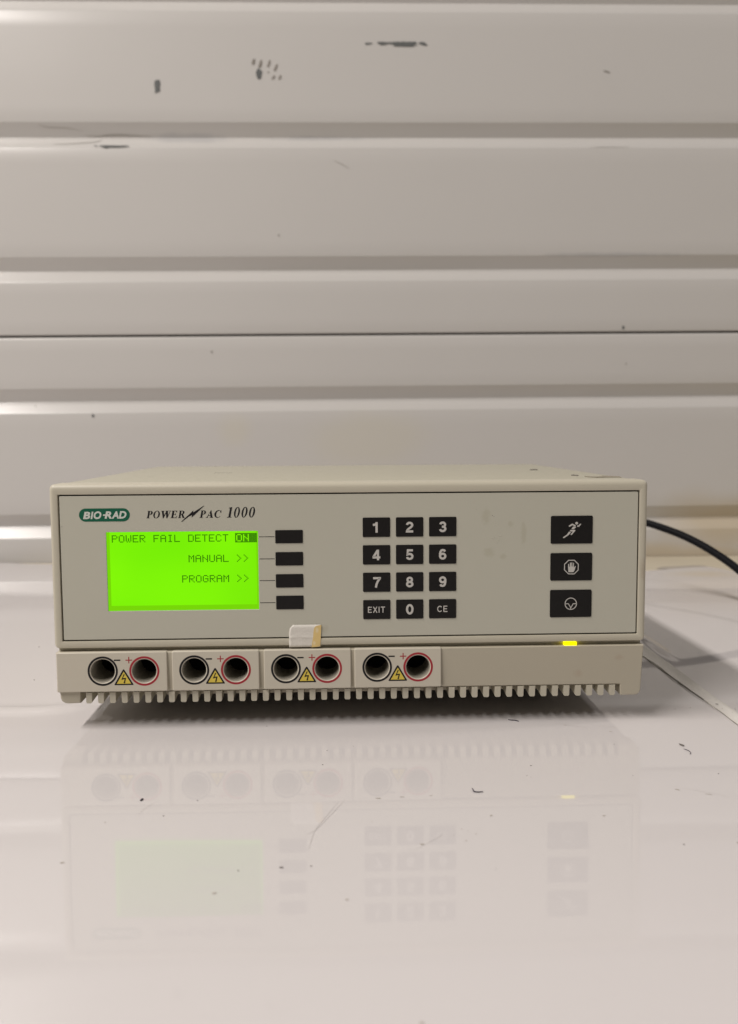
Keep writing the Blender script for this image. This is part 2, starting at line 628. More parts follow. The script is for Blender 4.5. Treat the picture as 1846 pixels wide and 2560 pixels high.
scuff([[(0.3352, 0.6228), (0.3390, 0.6232), (0.3448, 0.6208), (0.3440, 0.6202), (0.3390, 0.6216)]], M_scuff2)
for x, z, r in ((-0.1682, 0.2695, .0014), (0.3675, 0.3000, .0022), (-0.3224, 0.1890, .0019), (0.372, 0.253, .001), (-0.08, 0.417, .001), (-0.395, 0.2015, .001)):
    scuff([[(x + r * math.cos(a) * random.uniform(.6, 1.1), z + r * math.sin(a) * random.uniform(.8, 1.5)) for a in [k * .785 for k in range(8)]]],
          M_scuff if r > .0015 else M_scuff2)
# hair-line cracks beside the second groove
def profile_y(z):
    for c in GROOVES:
        pr = groove_profile(c)
        for a, b in zip(pr, pr[1:]):
            if a[0] <= z <= b[0]:
                return a[1] + (b[1] - a[1]) * (z - a[0]) / (b[0] - a[0])
    return 0.0


def hairline(pts, wd, m):
    P = catmull([(x, 0, z) for x, z in pts], 10)
    bm = bmesh.new()
    L = []
    for i, p in enumerate(P):
        lx, lz = wl(p.x, p.z)
        e = wd * math.sin(math.pi * (.08 + .84 * i / (len(P) - 1))) * (1 + .5 * noise.noise(Vector((lx * 400, 0, 0))))
        L.append([(lx, wall_flat_y(lx, lz + q) + profile_y(lz + q) - 0.0005, lz + q) for q in (-e, e)])
    bridge(bm, L, closed=False)
    me = bpy.data.meshes.new('m')
    bm.to_mesh(me)
    bm.free()
    wall_part('hairline_crack', me, m, False)


hairline([(-0.362, 0.5300), (-0.345, 0.5302), (-0.325, 0.5318), (-0.311, 0.5332), (-0.304, 0.5352), (-0.3025, 0.5385)], 0.0006, M_hair)
hairline([(-0.379, 0.5548), (-0.377, 0.5520), (-0.366, 0.5500), (-0.345, 0.5495), (-0.325, 0.5460)], 0.0004, M_hair)
hairline([(-0.322, 0.5418), (-0.305, 0.5412), (-0.298, 0.5422), (-0.280, 0.5428), (-0.262, 0.5422), (-0.24, 0.5418)], 0.0007, M_hair)
hairline([(0.320, 0.5282), (0.345, 0.5289), (0.372, 0.5288)], 0.0003, M_hair)
hairline([(-0.01, 0.511), (0.0, 0.5065), (0.012, 0.500)], 0.0003, M_hair)

# ------------------------------------------------------------------ bench and the glossy sheet on it
bench = thing('workbench', 'cream coloured bench top, stained, showing behind the glossy white sheet', 'bench', (0, 0, -0.0405))
bb = bmesh.new()
box_bm(bb, -1.5, 1.6, -1.3, WY - 0.003, -0.0405, -0.0022)
link('bench_top', from_bm(bb), M_bench, bench)

SEAM_X = 0.2135
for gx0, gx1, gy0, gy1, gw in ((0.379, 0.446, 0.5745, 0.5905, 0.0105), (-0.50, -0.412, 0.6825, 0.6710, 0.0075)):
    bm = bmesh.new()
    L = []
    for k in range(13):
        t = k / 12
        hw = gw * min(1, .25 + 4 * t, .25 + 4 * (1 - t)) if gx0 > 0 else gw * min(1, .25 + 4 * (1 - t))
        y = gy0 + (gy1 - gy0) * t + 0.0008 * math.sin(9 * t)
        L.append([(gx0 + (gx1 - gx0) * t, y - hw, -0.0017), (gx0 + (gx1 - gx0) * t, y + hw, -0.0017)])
    bridge(bm, L, closed=False)
    link('painted_gap_shade', from_bm(bm), M_smudge_gapshade, bench)  # painted strip for the shaded gap behind the sheet; bench has no opening



def smooth01(a, b, x):
    t = max(0.0, min(1.0, (x - a) / (b - a)))
    return t * t * (3 - 2 * t)


def sheet_h(x, y):
    far = smooth01(0.25, 0.6, y)
    left = smooth01(-0.16, -0.30, x)
    n = noise.noise(Vector((x * 7.0, y * 7.0, 0.4))) * 0.00022
    n += noise.noise(Vector((x * 16.0, y * 16.0, 5.0))) * 0.00005
    n += far * noise.noise(Vector((x * 10.0, y * 5.0, 9.4))) * 0.0008
    n -= 0.0003
    # crease running in from the left edge
    yc = 0.037 + 0.010 * smooth01(-0.19, -0.15, x) + 0.002 * noise.noise(Vector((x * 30, 0, 0)))
    n += 0.0012 * math.exp(-((y - yc) / 0.006) ** 2) * smooth01(-0.150, -0.185, x)
    # ridge beside the taped seam
    n += 0.0015 * math.exp(-((x - 0.2335) / 0.0040) ** 2) * smooth01(0.125, 0.165, y)
    return n


BACK = [(-1.2, 0.672), (-0.60, 0.675), (-0.47, 0.680), (-0.430, 0.672), (-0.405, 0.660), (-0.374, 0.655), (-0.2, 0.645), (0.0, 0.61), (0.2, 0.572), (0.33, 0.553), (0.36, 0.5526),
        (0.383, 0.5605), (0.415, 0.570), (0.442, 0.576), (0.449, 0.566), (0.453, 0.545), (0.46, 0.53), (0.7, 0.52)]


def back_edge(x):
    for (a, ya), (b, yb) in zip(BACK, BACK[1:]):
        if a <= x <= b:
            t = (x - a) / (b - a)
            return ya + (yb - ya) * t
    return BACK[-1][1]


cover_sheet = thing('vinyl_sheet', 'glossy white vinyl sheet covering the bench, taped seam at right', 'table cover', (0, 0, 0))
bm = bmesh.new()
xs = [-1.2 + 0.012 * i for i in range(71)] + [-0.354 + 0.006 * i for i in range(1, 97)]
xs = [x for x in xs if x < 0.200] + [0.200 + 0.002 * i for i in range(26)] + [0.254 + 0.004 * i for i in range(80)]
ys = [0.0] * 0
NV = 380
rows = []
for x in xs:
    yb = back_edge(x)
    col = []
    for j in range(NV + 1):
        y = -1.2 + (yb + 1.2) * (j / NV) ** 0.72 if False else -1.2 + (yb + 1.2) * (1 - (1 - j / NV) ** 1.35)
        col.append(bm.verts.new((x, y, sheet_h(x, y))))
    rows.append(col)
for a, b in zip(rows, rows[1:]):
    for j in range(NV):
        bm.faces.new((a[j], b[j], b[j + 1], a[j + 1]))
# folded-down rear rim gives the sheet an edge
rim = [[bm.verts.new((r[-1].co.x, r[-1].co.y + 0.0004, r[-1].co.z - 0.0012)) for r in rows]]
for i in range(len(rows) - 1):
    bm.faces.new((rows[i][-1], rows[i + 1][-1], rim[0][i + 1], rim[0][i]))
link('sheet', from_bm(bm), M_sheet, cover_sheet, smooth=True, angle=60)

# the tape over the seam: a low ridge with crinkled edges
bm = bmesh.new()
loops = []
for k in range(150):
    y = -0.55 + 0.85 * k / 149
    e0 = SEAM_X + 0.0006 * noise.noise(Vector((y * 60, 1, 0))) + 0.0012 * noise.noise(Vector((y * 14, 7, 0)))
    e1 = 0.2228 + 0.0018 * smooth01(0.05, 0.17, y) + 0.0009 * noise.noise(Vector((y * 40, 3, 0)))
    wv = 0.0006 * noise.noise(Vector((y * 90, 5, 2)))
    tall = 0.0005 + 0.0009 * smooth01(-0.02, 0.10, y)
    prof = [(0, 0.0000), (0.02, 0.0006), (0.15, 0.0005 + wv), (0.35, 0.0006 - wv), (0.6, 0.0006 + 0.4 * tall + wv), (0.85, 0.0006 + tall), (0.95, 0.0004 + tall * .6), (1.0, 0.0002), (1.02, -0.0008)]
    loops.append([(e0 + (e1 - e0) * t, y, sheet_h(e0 + (e1 - e0) * t, y) + 0.0002 + h) for t, h in prof])
bridge(bm, loops, closed=False)
link('seam_tape', from_bm(bm), M_seam, cover_sheet, smooth=True, angle=50)


def ribbon(pts, widths, z=0.0003):
    b2 = bmesh.new()
    pts = [Vector((p[0], p[1], 0)) for p in pts]
    L = []
    for i, p in enumerate(pts):
        t = (pts[min(i + 1, len(pts) - 1)] - pts[max(i - 1, 0)]).normalized()
        nrm = Vector((-t.y, t.x, 0))
        wd = widths[i] if isinstance(widths, (list, tuple)) else widths
        row = []
        for s in (-1, 1):
            q = p + nrm * wd * s
            row.append((q.x, q.y, sheet_h(q.x, q.y) + z))
        L.append(row)
    bridge(b2, L, closed=False)
    return from_bm(b2)


seamA = catmull([(211.4 * MM, .1345, 0), (213.6 * MM, .127, 0), (213.9 * MM, .106, 0), (212.7 * MM, .0824, 0), (213.2 * MM, .0717, 0), (213.0 * MM, .0503, 0), (213.6 * MM, .0335, 0)], 8)
link('seam_grime', ribbon(seamA, [0.00035 + 0.0002 * noise.noise(Vector((p.y * 200, 0, 0))) for p in seamA], 0.0009), M_grime, cover_sheet)
pl = [(213.4 * MM, .032), (213.6 * MM, .010), (213.0 * MM, -.016), (213.3 * MM, -.06), (212.8 * MM, -.12)]
link('seam_grime', ribbon(catmull([(a, b, 0) for a, b in pl], 8), 0.00016, 0.0009), M_smudge_gapshade, cover_sheet)


# ------------------------------------------------------------------ dirt on the sheet
def speck_bm(bm, x, y, r, stretch=1.0, rot=0.0, z=None, h=0.5):
    ret = bmesh.ops.create_icosphere(bm, subdivisions=1, radius=1.0)
    rnd = random.Random(int((x + 1) * 1e5) + int((y + 1) * 1e5))
    c, s = math.cos(rot), math.sin(rot)
    z = sheet_h(x, y) + (0.0011 if 0.2135 < x < 0.2265 else 0.0) if z is None else z
    for v in ret['verts']:
        k = rnd.uniform(0.65, 1.2)
        a, b = v.co.x * r * stretch * k, v.co.y * r * k
        v.co = Vector((x + a * c - b * s, y + a * s + b * c, z + 0.00005 + (v.co.z + 0.6) * r * h * k))


bm = bmesh.new()
for x, y, r, st, ro in ((85.8, -68, .5, 1.6, .2), (81.1, -80.7, .35, 1.3, 0), (82.6, -82.9, .25, 1.2, 0), (135.8, -40, .4, 1, 0), (172.7, -83.1, .5, 1, 0),
                        (131.3, -83.3, .3, 1, 0), (-30.4, -167.2, .75, 1.9, .1), (-19.2, -166.4, .6, 1.1, 0), (-46.4, -169, .6, 1.1, .5), (-83.7, -118.7, .55, 1.5, -.4),
                        (-16.5, -61.6, .4, 1.6, .3), (-71.6, -102.8, .4, 2, 0), (-1, -35.8, .35, 1.4, 0), (127.7, -155.7, .6, 1.2, 0.3), (-48.7, -1.0, .35, 2, 0.1),
                        (224, 14, .45, 1.3, 0), (222, 1, .35, 1.6, 1), (229, 0, .4, 1, 0), (219, -8, .35, 1.8, .4), (190, 18, .3, 1, 0), (200, 20, .4, 1, 0), (-240, 200, .9, 1, 0),
                        (-212, 104, .7, 1, 0), (-14.5, -41.5, .35, 2.2, .2), (252, 60, .5, 3, .2), (262, 66, .4, 3, .1),
                        (216.5, 14, .4, 1.2, .3), (219, 6, .3, 1.5, 1), (221, 9, .45, 1, 0), (223.5, 12, .4, 1.6, .2), (220.5, -2, .35, 2.2, .4), (217.5, -6, .3, 1, 0), (221.8, 5, .3, 1, 0), (217, 22.5, .6, 3.2, -.5), (50, -172, .3, 1, 0)):
    speck_bm(bm, x * MM, y * MM, r * MM * .62, st, ro)
tag(link('dirt_specks', from_bm(bm), M_speck), 'tiny dark specks of dirt scattered over the glossy white sheet', 'dirt', kind='stuff')
bm = bmesh.new()
for x, y, r, st, ro in ((56.4, -124.7, .7, 1.8, .5), (24.4, -150.3, .95, 1.8, 0), (42, -137.2, .45, 1, 0), (42.4, -147.9, .55, 1.4, 0), (47.2, -142, .45, 1.2, 0), (38.0, -143, .4, 1, 0),
                        (44.5, -139, .4, 1, 0), (104.3, -127.3, .7, 1.6, .2), (-114.2, -159.7, 1.0, 1.5, .2), (-53, -185.2, 1.0, 1.2, 0), (-5.9, -191.7, .8, 1.2, 0),
                        (-107.1, -124.2, .6, 1, 0), (5.4, -128, .4, 1, 0), (9, -104, .8, 2.6, .1), (20, -103, .6, 3, 0), (146, -101, .9, 2.4, -.6), (158, -107, .5, 5, -.5),
                        (172, -120, .5, 2.4, .4), (14.0, -259, 1.0, 1.2, 1.3), (150, -155, .8, 1.5, 0), (164, -178, 1.2, 1.4, 0), (33, -102, .5, 2.4, .1), (140, -20, .5, 3.0, -.3),
                        (118, -8, .4, 4, -.35), (-100, -3, .3, 3, .5)):
    speck_bm(bm, x * MM, y * MM, r * MM * .7, st, ro, h=0.12)
tag(link('faint_smudges', from_bm(bm), M_smudge_gapshade), 'faint greyish smudges and crumbs on the glossy white sheet', 'dirt', kind='stuff')


def fibre(pts, r, label, extra=None, name='fibre', m=None, z=0.0004):
    P = catmull([(a * MM, b * MM, 0) for a, b in pts], 6)
    P = [Vector((p.x, p.y, sheet_h(p.x, p.y) + z)) for p in P]
    me = tube(P, [r * MM * (0.5 + 0.5 * math.sin(math.pi * (0.12 + 0.76 * i / (len(P) - 1)))) for i in range(len(P))], 6)
    o = link(name, me, m or M_fibre)
    tag(o, label, 'fibre')
    return o


fibre([(52.6, -95.5), (52.8, -97.2), (52.9, -99.2), (54.6, -99.8), (57.0, -99.6)], .27, 'dark bent fibre on the white sheet below the rightmost socket block')
fibre([(88.0, 2.6), (89.6, 1.6), (91.4, 1.2), (93.4, -0.6)], .26, 'thin dark fibre lying close to the comb of fins')
fibre([(168.9, -49.5), (170.0, -51.0), (170.6, -53.5), (170.0, -56.0), (169.2, -57.0)][::-1], .16, 'thin curled hair on the white sheet at right')
fibre([(-96.2, -100.6), (-97.0, -102.4)], .42, 'short dark splinter on the white sheet in front of the leftmost socket block')
bm = bmesh.new()
speck_bm(bm, .1702, -.0435, .0009, 2.4, 2.0)
tag(link('crumb', from_bm(bm), M_speck), 'dark elongated crumb beside a curled hair on the white sheet', 'crumb')


# fine scratches in the vinyl
def scratch(pts, wd):
    P = catmull([(a * MM, b * MM, 0) for a, b in pts], 8)
    o = link('scratch', ribbon(P, [wd * .5 * MM * math.sin(math.pi * (0.06 + 0.88 * i / (len(P) - 1))) for i in range(len(P))], 0.00012), M_scratch, cover_sheet)
    return o


scratch([(-5.5, -104), (-11, -118), (-18.2, -135), (-23, -140)], .18)
scratch([(-8.5, -106), (-14, -122), (-18.5, -136), (-20.7, -154)], .18)
scratch([(-90, -103), (-93, -110), (-95, -117)], .15)
scratch([(112, -4), (122, -9), (130, -14)], .22)
scratch([(128, -10), (129.5, -14), (129, -19)], .22)
scratch([(134, -9), (141, -12), (147, -13)], .2)
scratch([(20, -156), (30, -146), (34, -141)], .15)
scratch([(143, -96), (160, -106), (168, -112)], .15)

# ================================================================== THE POWER SUPPLY
ps = thing('power_supply', 'beige electrophoresis power supply with green lit screen and black keypad', 'power supply', (0, 0.145, 0))


def nudge(x, z, y):
    """a spot measured on the plane y = 0, moved to the plane y (mm) along the same sight line"""
    k = (494.5 + y) / 494.5
    return (-8.12 + (x + 8.12) * k, 161.9 + (z - 161.9) * k)


# ---- upper bezel: frame with a rounded outer edge
bm = bmesh.new()
L = []


def rl(xl, xr, zb, zt, r, y):
    L.append([(x * MM, y * MM, z * MM) for x, z in rrect(xl, xr, zb, zt, r, 5)])


hx0, hx1, hz0, hz1 = -160.45, 160.35, 49.15, 130.35
rl(hx0, hx1, hz0, hz1, .5, 4.2)
rl(hx0, hx1, hz0, hz1, .5, .35)
rl(hx0 - .12, hx1 + .12, hz0 - .12, hz1 + .12, .6, .1)
rl(hx0 - .35, hx1 + .35, hz0 - .35, hz1 + .35, .8, 0)
for k in range(7):
    t = math.radians(90 * k / 6)
    i = 1 - math.sin(t)
    y = 1 - math.cos(t)
    rl(-165.1 + 2.0 * i, 165.1 - 2.0 * i, 45.15 + .5 * i, 136.1 - 2.8 * i, 1.2 + 1.6 * (1 - i), 2.6 * y)
rl(-165.1, 165.1, 45.15, 136.1, 2.8, 17.0)
rl(-164.7, 164.7, 45.5, 135.7, 2.8, 17.3)
rl(-163.0, 163.0, 47, 134, 2.8, 17.3)
bridge(bm, L)
link('bezel', from_bm(bm), M_case, ps, smooth=True, angle=40)
link('gasket', boxes([(-162, 162, 3.2, 6, 47.2, 132)]), M_gasket, ps)

# ---- front overlay panel
fp = plate('front_panel', [rrect(-159.55, 159.5, 50.0, 129.55, .5, 3), rrect(-134.9, -51.9, 65.75, 109.65, .3, 2)], 0.25, 2.6, 0.12, M_panel, ps)

# flakes of old label glue on the panel
bm = bmesh.new()
rnd = random.Random(11)
for k in range(42):
    a, d = rnd.uniform(0, 6.28), rnd.random() ** .7
    cx, cz = 81.6 + 4.4 * d * math.cos(a), 103.4 + 2.6 * d * math.sin(a) - 0.25 * (4.4 * d * math.cos(a))
    if k > 34:
        cx, cz = 80.6 + rnd.uniform(-1.8, 1.8), 112 + rnd.uniform(-.7, .9)
    r = rnd.uniform(.12, .5)
    ret = bmesh.ops.create_icosphere(bm, subdivisions=1, radius=1.0)
    for v in ret['verts']:
        q = rnd.uniform(.5, 1.3)
        v.co = Vector(((cx + v.co.x * r * q * 1.5) * MM, (0.24 + v.co.y * .07) * MM, (cz + v.co.z * r * q * .8) * MM))
link('glue_residue', from_bm(bm), M_panel, ps, smooth=False)['kind'] = 'stuff'
bm = bmesh.new()
for cx, cz, r in ((77.9, 116.9, .30), (78.7, 116.3, .24), (-158.6, 112.9, .28), (69, 120.5, .14)):
    ret = bmesh.ops.create_icosphere(bm, subdivisions=1, radius=1.0)
    for v in ret['verts']:
        v.co = Vector(((cx + v.co.x * r) * MM, (0.22 + v.co.y * .05) * MM, (cz + v.co.z * r * .8) * MM))
link('panel_specks', from_bm(bm), M_grime, ps)['kind'] = 'stuff'

# ---- display
disp = plate('display', [rrect(-136.5, -50.3, 64.2, 111.2, .3, 2)], 1.05, 1.5, 0, M_lcd_edge, ps)
link('screen', boxes([(-133.2, -53.0, 1.0, 1.04, 68.6, 109.9)]), M_lcd, disp)
FONT = {
    'A': '01110 10001 10001 11111 10001 10001 10001', 'C': '01110 10001 10000 10000 10000 10001 01110', 'D': '11110 10001 10001 10001 10001 10001 11110',
    'E': '11111 10000 10000 11110 10000 10000 11111', 'F': '11111 10000 10000 11110 10000 10000 10000', 'G': '01110 10001 10000 10111 10001 10001 01110',
    'I': '01110 00100 00100 00100 00100 00100 01110', 'L': '10000 10000 10000 10000 10000 10000 11111', 'M': '10001 11011 10101 10101 10001 10001 10001',
    'N': '10001 10001 11001 10101 10011 10001 10001', 'O': '01110 10001 10001 10001 10001 10001 01110', 'P': '11110 10001 10001 11110 10000 10000 10000',
    'R': '11110 10001 10001 11110 10100 10010 10001', 'T': '11111 00100 00100 00100 00100 00100 00100', 'U': '10001 10001 10001 10001 10001 10001 01110',
    'W': '10001 10001 10001 10101 10101 10101 01010', '>': '10000 01000 00100 00010 00100 01000 10000', ' ': '00000 ' * 7}
PX, PZ = 0.6307, 0.580


def dots(cells, y=0.97):
    b2 = bmesh.new()
    for cx, cz in cells:
        e = 0.02
        v = [b2.verts.new((a * MM, y * MM, c * MM)) for a, c in ((cx + e, cz + e), (cx + PX - e, cz + e), (cx + PX - e, cz + PZ - e), (cx + e, cz + PZ - e))]
        b2.faces.new(v)
    return from_bm(b2)


def line_cells(txt, x0, ztop):
    out = []
    for i, ch in enumerate(txt):
        for r, row in enumerate(FONT[ch].split()):
            for c, bit in enumerate(row):
                if bit == '1':
                    out.append((x0 + (i * 6 + c) * PX, ztop - (r + 1) * PZ))
    return out


X0 = -132.0
link('screen_text', dots(line_cells('POWER FAIL DETECT', X0, 107.85)), M_lcd_ink, disp)
cells = []
for c in range(18):
    for r in range(-1, 8):
        ch = 'ON '[c // 6]
        cc = c % 6
        lit = cc < 5 and 0 <= r < 7 and FONT[ch].split()[r][cc] == '1'
        if not lit:
            cells.append((X0 + (108 + c) * PX - 0.1, 107.85 - (r + 1) * PZ))
for r in range(-1, 8):
    cells.append((X0 + 107 * PX - 0.1, 107.85 - (r + 1) * PZ))
link('highlighted_text', dots(cells), M_lcd_ink, disp)
link('screen_text', dots(line_cells('MANUAL >>', X0 + 66 * PX, 96.5)), M_lcd_ink, disp)
link('screen_text', dots(line_cells('PROGRAM >>', X0 + 60 * PX, 85.25)), M_lcd_ink, disp)

# ---- soft keys and their lines
for (zt, zb), zl in zip(((109.9, 102.6), (97.7, 90.2), (85.4, 77.9), (73.3, 65.7)), (106.3, 94.0, 81.9, 69.5)):
    plate('soft_key', [rrect(-42.5, -27.3, zb, zt, .45, 3)], -0.10, .6, .18, M_black, ps)
    plate('pointer_line', [[(-51.4, zl - .17), (-42.9, zl - .17), (-42.9, zl + .17), (-51.4, zl + .17)]], 0.20, .06, 0, M_ink, ps, smooth=False)

# ---- number keys
def A_(cx, cy, rx, ry, a0, a1, n=16):
    return [(cx + rx * math.cos(math.radians(a0 + (a1 - a0) * k / n)), cy + ry * math.sin(math.radians(a0 + (a1 - a0) * k / n))) for k in range(n + 1)]


# grotesque lettering as centre lines; x in 0..w, y in 0..1 (cap height 1); given as (width, strokes)
GLY = {
    '0': (.73, [A_(.365, .5, .255, .40, 90, 450, 36)]),
    '1': (.73, [[(.40, 0), (.40, 1.0)], [(.05, .735), (.22, .75), (.34, .82), (.42, .93)]]),
    '2': (.73, [[(.70, .09), (.12, .09), (.14, .19), (.24, .31)] + [(.44, .455), (.56, .56)] + A_(.365, .69, .245, .215, -15, 175, 14)]),
    '3': (.73, [A_(.36, .695, .225, .205, 170, -78, 16), A_(.36, .305, .25, .21, 82, -170, 18), [(.29, .505), (.42, .505)]]),
    '4': (.73, [[(.50, 0), (.50, 1.0)], [(.72, .27), (.09, .27), (.09, .34), (.46, .93)]]),
    '5': (.73, [[(.67, .91), (.20, .91), (.145, .50), (.22, .545)] + A_(.365, .33, .255, .235, 105, -165, 20)]),
    '6': (.73, [A_(.365, .325, .245, .232, 90, 450, 28), [(.115, .35), (.115, .55), (.16, .76), (.25, .87), (.38, .905), (.50, .88), (.59, .76)]]),
    '7': (.73, [[(.03, .90), (.66, .90), (.66, .86), (.46, .58), (.35, .32), (.29, 0)]]),
    '8': (.73, [A_(.365, .71, .21, .195, 90, 450, 28), A_(.365, .30, .25, .205, 90, 450, 28)]),
    '9': (.73, [A_(.365, .675, .245, .232, 90, 450, 28), [(.615, .65), (.615, .45), (.57, .24), (.48, .13), (.35, .095), (.23, .12), (.14, .24)]]),
    'E': (.66, [[(.09, 0), (.09, 1)], [(.10, .93), (.64, .93)], [(.10, .52), (.58, .52)], [(.10, .07), (.66, .07)]]),
    'X': (.72, [[(.06, 0), (.66, 1)], [(.06, 1), (.66, 0)]]),
    'I': (.20, [[(.10, 0), (.10, 1)]]),
    'T': (.70, [[(.0, .93), (.70, .93)], [(.35, 0), (.35, .93)]]),
    'C': (.80, [A_(.42, .5, .345, .43, 40, 322, 26)]),
}


def stroke_text(txt, x0, z0, h, t, gap):
    bm = bmesh.new()
    x = x0
    lift = 0.0
    for ch in txt:
        wd, strokes = GLY[ch]
        for st in strokes:
            P = [Vector((x + a * h, z0 + b * h)) for a, b in st]
            n = len(P)
            closed = (P[0] - P[-1]).length < 1e-4
            row = []
            for i, p in enumerate(P):
                a = P[i - 1] if i else (P[-2] if closed else p)
                b = P[i + 1] if i < n - 1 else (P[1] if closed else p)
                d0 = (p - a).normalized() if (p - a).length > 1e-6 else (b - p).normalized()
                d1 = (b - p).normalized() if (b - p).length > 1e-6 else d0
                nr = Vector((-(d0.y + d1.y), d0.x + d1.x))
                nr = nr.normalized() if nr.length > 1e-6 else Vector((-d0.y, d0.x))
                k = 1.0 / max(.5, nr.dot(Vector((-d0.y, d0.x))))
                o = nr * (t / 2 * min(k, 1.6))
                row.append((bm.verts.new((p.x + o.x, p.y + o.y, lift)), bm.verts.new((p.x - o.x, p.y - o.y, lift))))
            for (a, b), (c, d) in zip(row, row[1:]):
                bm.faces.new((a, c, d, b))
            lift += 0.004
        x += wd * h + gap
    me = bpy.data.meshes.new('m')
    bmesh.ops.recalc_face_normals(bm, faces=bm.faces)
    bm.to_mesh(me)
    bm.free()
    return me


LEG = [['1', '2', '3'], ['4', '5', '6'], ['7', '8', '9'], ['EXIT', '0', 'CE']]
key_mesh = None
for r in range(4):
    for c in range(3):
        x0 = 5.75 + 18.4 * c
        z1 = 116.4 - 15.36 * r
        k = plate('number_key', [rrect(x0, x0 + 15.2, z1 - 10.8, z1, .55, 3)], -0.12, .6, .18, M_black, ps)
        t = LEG[r][c]
        cx, cz = x0 + 7.6, z1 - 5.45
        if t == 'EXIT':
            me = stroke_text(t, cx - 5.0, cz - 1.7, 3.4, .52, 0.62)
        elif t == 'CE':
            me = stroke_text(t, cx - 3.05, cz - 1.75, 3.5, .52, 0.62)
        else:
            me = stroke_text(t, cx - 2.15 - (0.1 if t == '1' else 0), cz - 2.95, 5.9, 1.22, 0)
        link('legend', place_print(me, -0.15), M_legend, k)

# ---- run, stop and help keys
q8 = lambda x, y: (102.0 + x * .02876 + y * .0003, 120.9 - y * .02879 - x * .0002)
P8 = lambda pts: [q8(*p) for p in pts]


def icon(key, polys, name):
    ms = [curve_mesh([lp for lp in grp], 0.012) for grp in polys]
    for m_ in ms:
        m_.transform(Matrix.Translation((0, 0, 0.145)))
        m_.transform(TO_FRONT)
    link(name, join_meshes(ms), M_legend, key)


K = [plate('function_key', [rrect(110.55, 134.1, zb, zt, .8, 4)], -0.12, .6, .18, M_black, ps) for zb, zt in ((100.8, 116.4), (80.0, 95.55), (59.2, 74.75))]
hd = q8(797, 296)
icon(K[0], [[ellipse(hd[0], hd[1], .76, .76, 20)],
            [P8([(641, 350), (650, 340), (700, 308), (722, 304), (778, 338), (780, 354), (762, 362), (716, 334), (662, 364), (646, 362)])],
            [P8([(806, 340), (828, 340), (866, 306), (878, 302), (886, 314), (850, 358), (838, 366), (808, 362)])],
            [P8([(728, 360), (792, 368), (738, 412), (692, 408)])],
            [P8([(664, 438), (680, 424), (768, 424), (774, 440), (702, 522), (686, 526), (678, 512), (722, 458), (672, 456)])],
            [P8([(650, 456), (686, 476), (642, 524), (548, 586), (532, 584), (530, 568), (604, 520)])]], 'runner_symbol')
octo = [(638, 1010), (758, 1010), (840, 1092), (838, 1212), (756, 1294), (636, 1292), (552, 1210), (554, 1092)]
octi = [(697 + (x - 697) * .885, 1152 + (y - 1152) * .885) for x, y in octo]
icon(K[1], [[P8(octo), P8(octi)],
            [P8([(638, 1252), (632, 1180), (631, 1100), (636, 1088), (644, 1088), (649, 1100), (655, 1152), (666, 1142), (668, 1072), (674, 1062), (682, 1064), (688, 1076), (690, 1137),
                 (697, 1137), (697, 1066), (702, 1056), (709, 1056), (713, 1066), (714, 1138), (722, 1143), (730, 1078), (735, 1067), (743, 1068), (747, 1078), (741, 1162), (752, 1156),
                 (764, 1138), (774, 1130), (782, 1138), (772, 1170), (760, 1210), (736, 1252)])]], 'hand_symbol')
cc = q8(687, 1872)
vl = [(567, 1864), (640, 1864), (687, 1942), (734, 1864), (807, 1864), (807, 1880), (743, 1880), (697, 1956), (694, 1986), (680, 1986), (677, 1956), (631, 1880), (567, 1880)]
icon(K[2], [[ellipse(cc[0], cc[1], 3.46, 3.46, 48), ellipse(cc[0], cc[1], 3.0, 3.0, 48)],
            [[(cc[0] + (x - 687) * .0263, cc[1] - (y - 1872) * .0275) for x, y in vl]]], 'wheel_symbol')

# ---- badge
bd = plate('badge', [rrect(-149.1, -121.6, 115.55, 122.75, 3.55, 8)], 0.16, .09, 0, M_green, ps, smooth=False)
qb = lambda x: -148.97 + (x - 88) * .01915       # crop x -> mm
zb = lambda y: 115.55 + (490 - y) * .01965
ms = [text_mesh('B', qb(192), qb(398), zb(418), zb(213), .42, .2), text_mesh('I', qb(405), qb(492), zb(418), zb(212), .42, .2),
      text_mesh('O', qb(492), qb(714), zb(422), zb(203), .42, .2), text_mesh('R', qb(800), qb(1012), zb(411), zb(207), .42, .2),
      text_mesh('A', qb(1000), qb(1208), zb(411), zb(207), .42, .2), text_mesh('D', qb(1205), qb(1424), zb(411), zb(203), .42, .2)]
ms.append(curve_mesh([[(qb(757), zb(330)), (qb(840), zb(330)), (qb(846), zb(290)), (qb(763), zb(290))]], 0.004))
link('lettering', place_print(join_meshes(ms), 0.14), M_logo, bd)

# ---- product name, bold italic serif lettering drawn as outlines (cap height 100, then slanted)
E_ = ellipse


def arc(cx, cz, rx, rz, a0, a1, n=14):
    return [(cx + rx * math.cos(math.radians(a0 + (a1 - a0) * k / n)), cz + rz * math.sin(math.radians(a0 + (a1 - a0) * k / n))) for k in range(n + 1)]


def gP():
    o = [(0, 0), (46, 0), (46, 4), (35, 8), (35, 45)] + arc(42, 72.5, 34, 27.5, -90, 90) + [(0, 100), (0, 96), (10, 92), (10, 8), (0, 4)]
    return [o, [(35, 51), (40, 51)] + arc(40, 72.5, 12, 21.5, -90, 90) + [(35, 94)]]


def gR():
    o = [(0, 0), (46, 0), (46, 4), (35, 8), (35, 47), (40, 47), (66, 0), (98, 0), (98, 4), (90, 7), (64, 49)] + arc(44, 74, 36, 26, -60, 90) + [(0, 100), (0, 96), (10, 92), (10, 8), (0, 4)]
    return [o, [(35, 53), (42, 53)] + arc(42, 74, 13, 20.5, -80, 90) + [(35, 94)]]


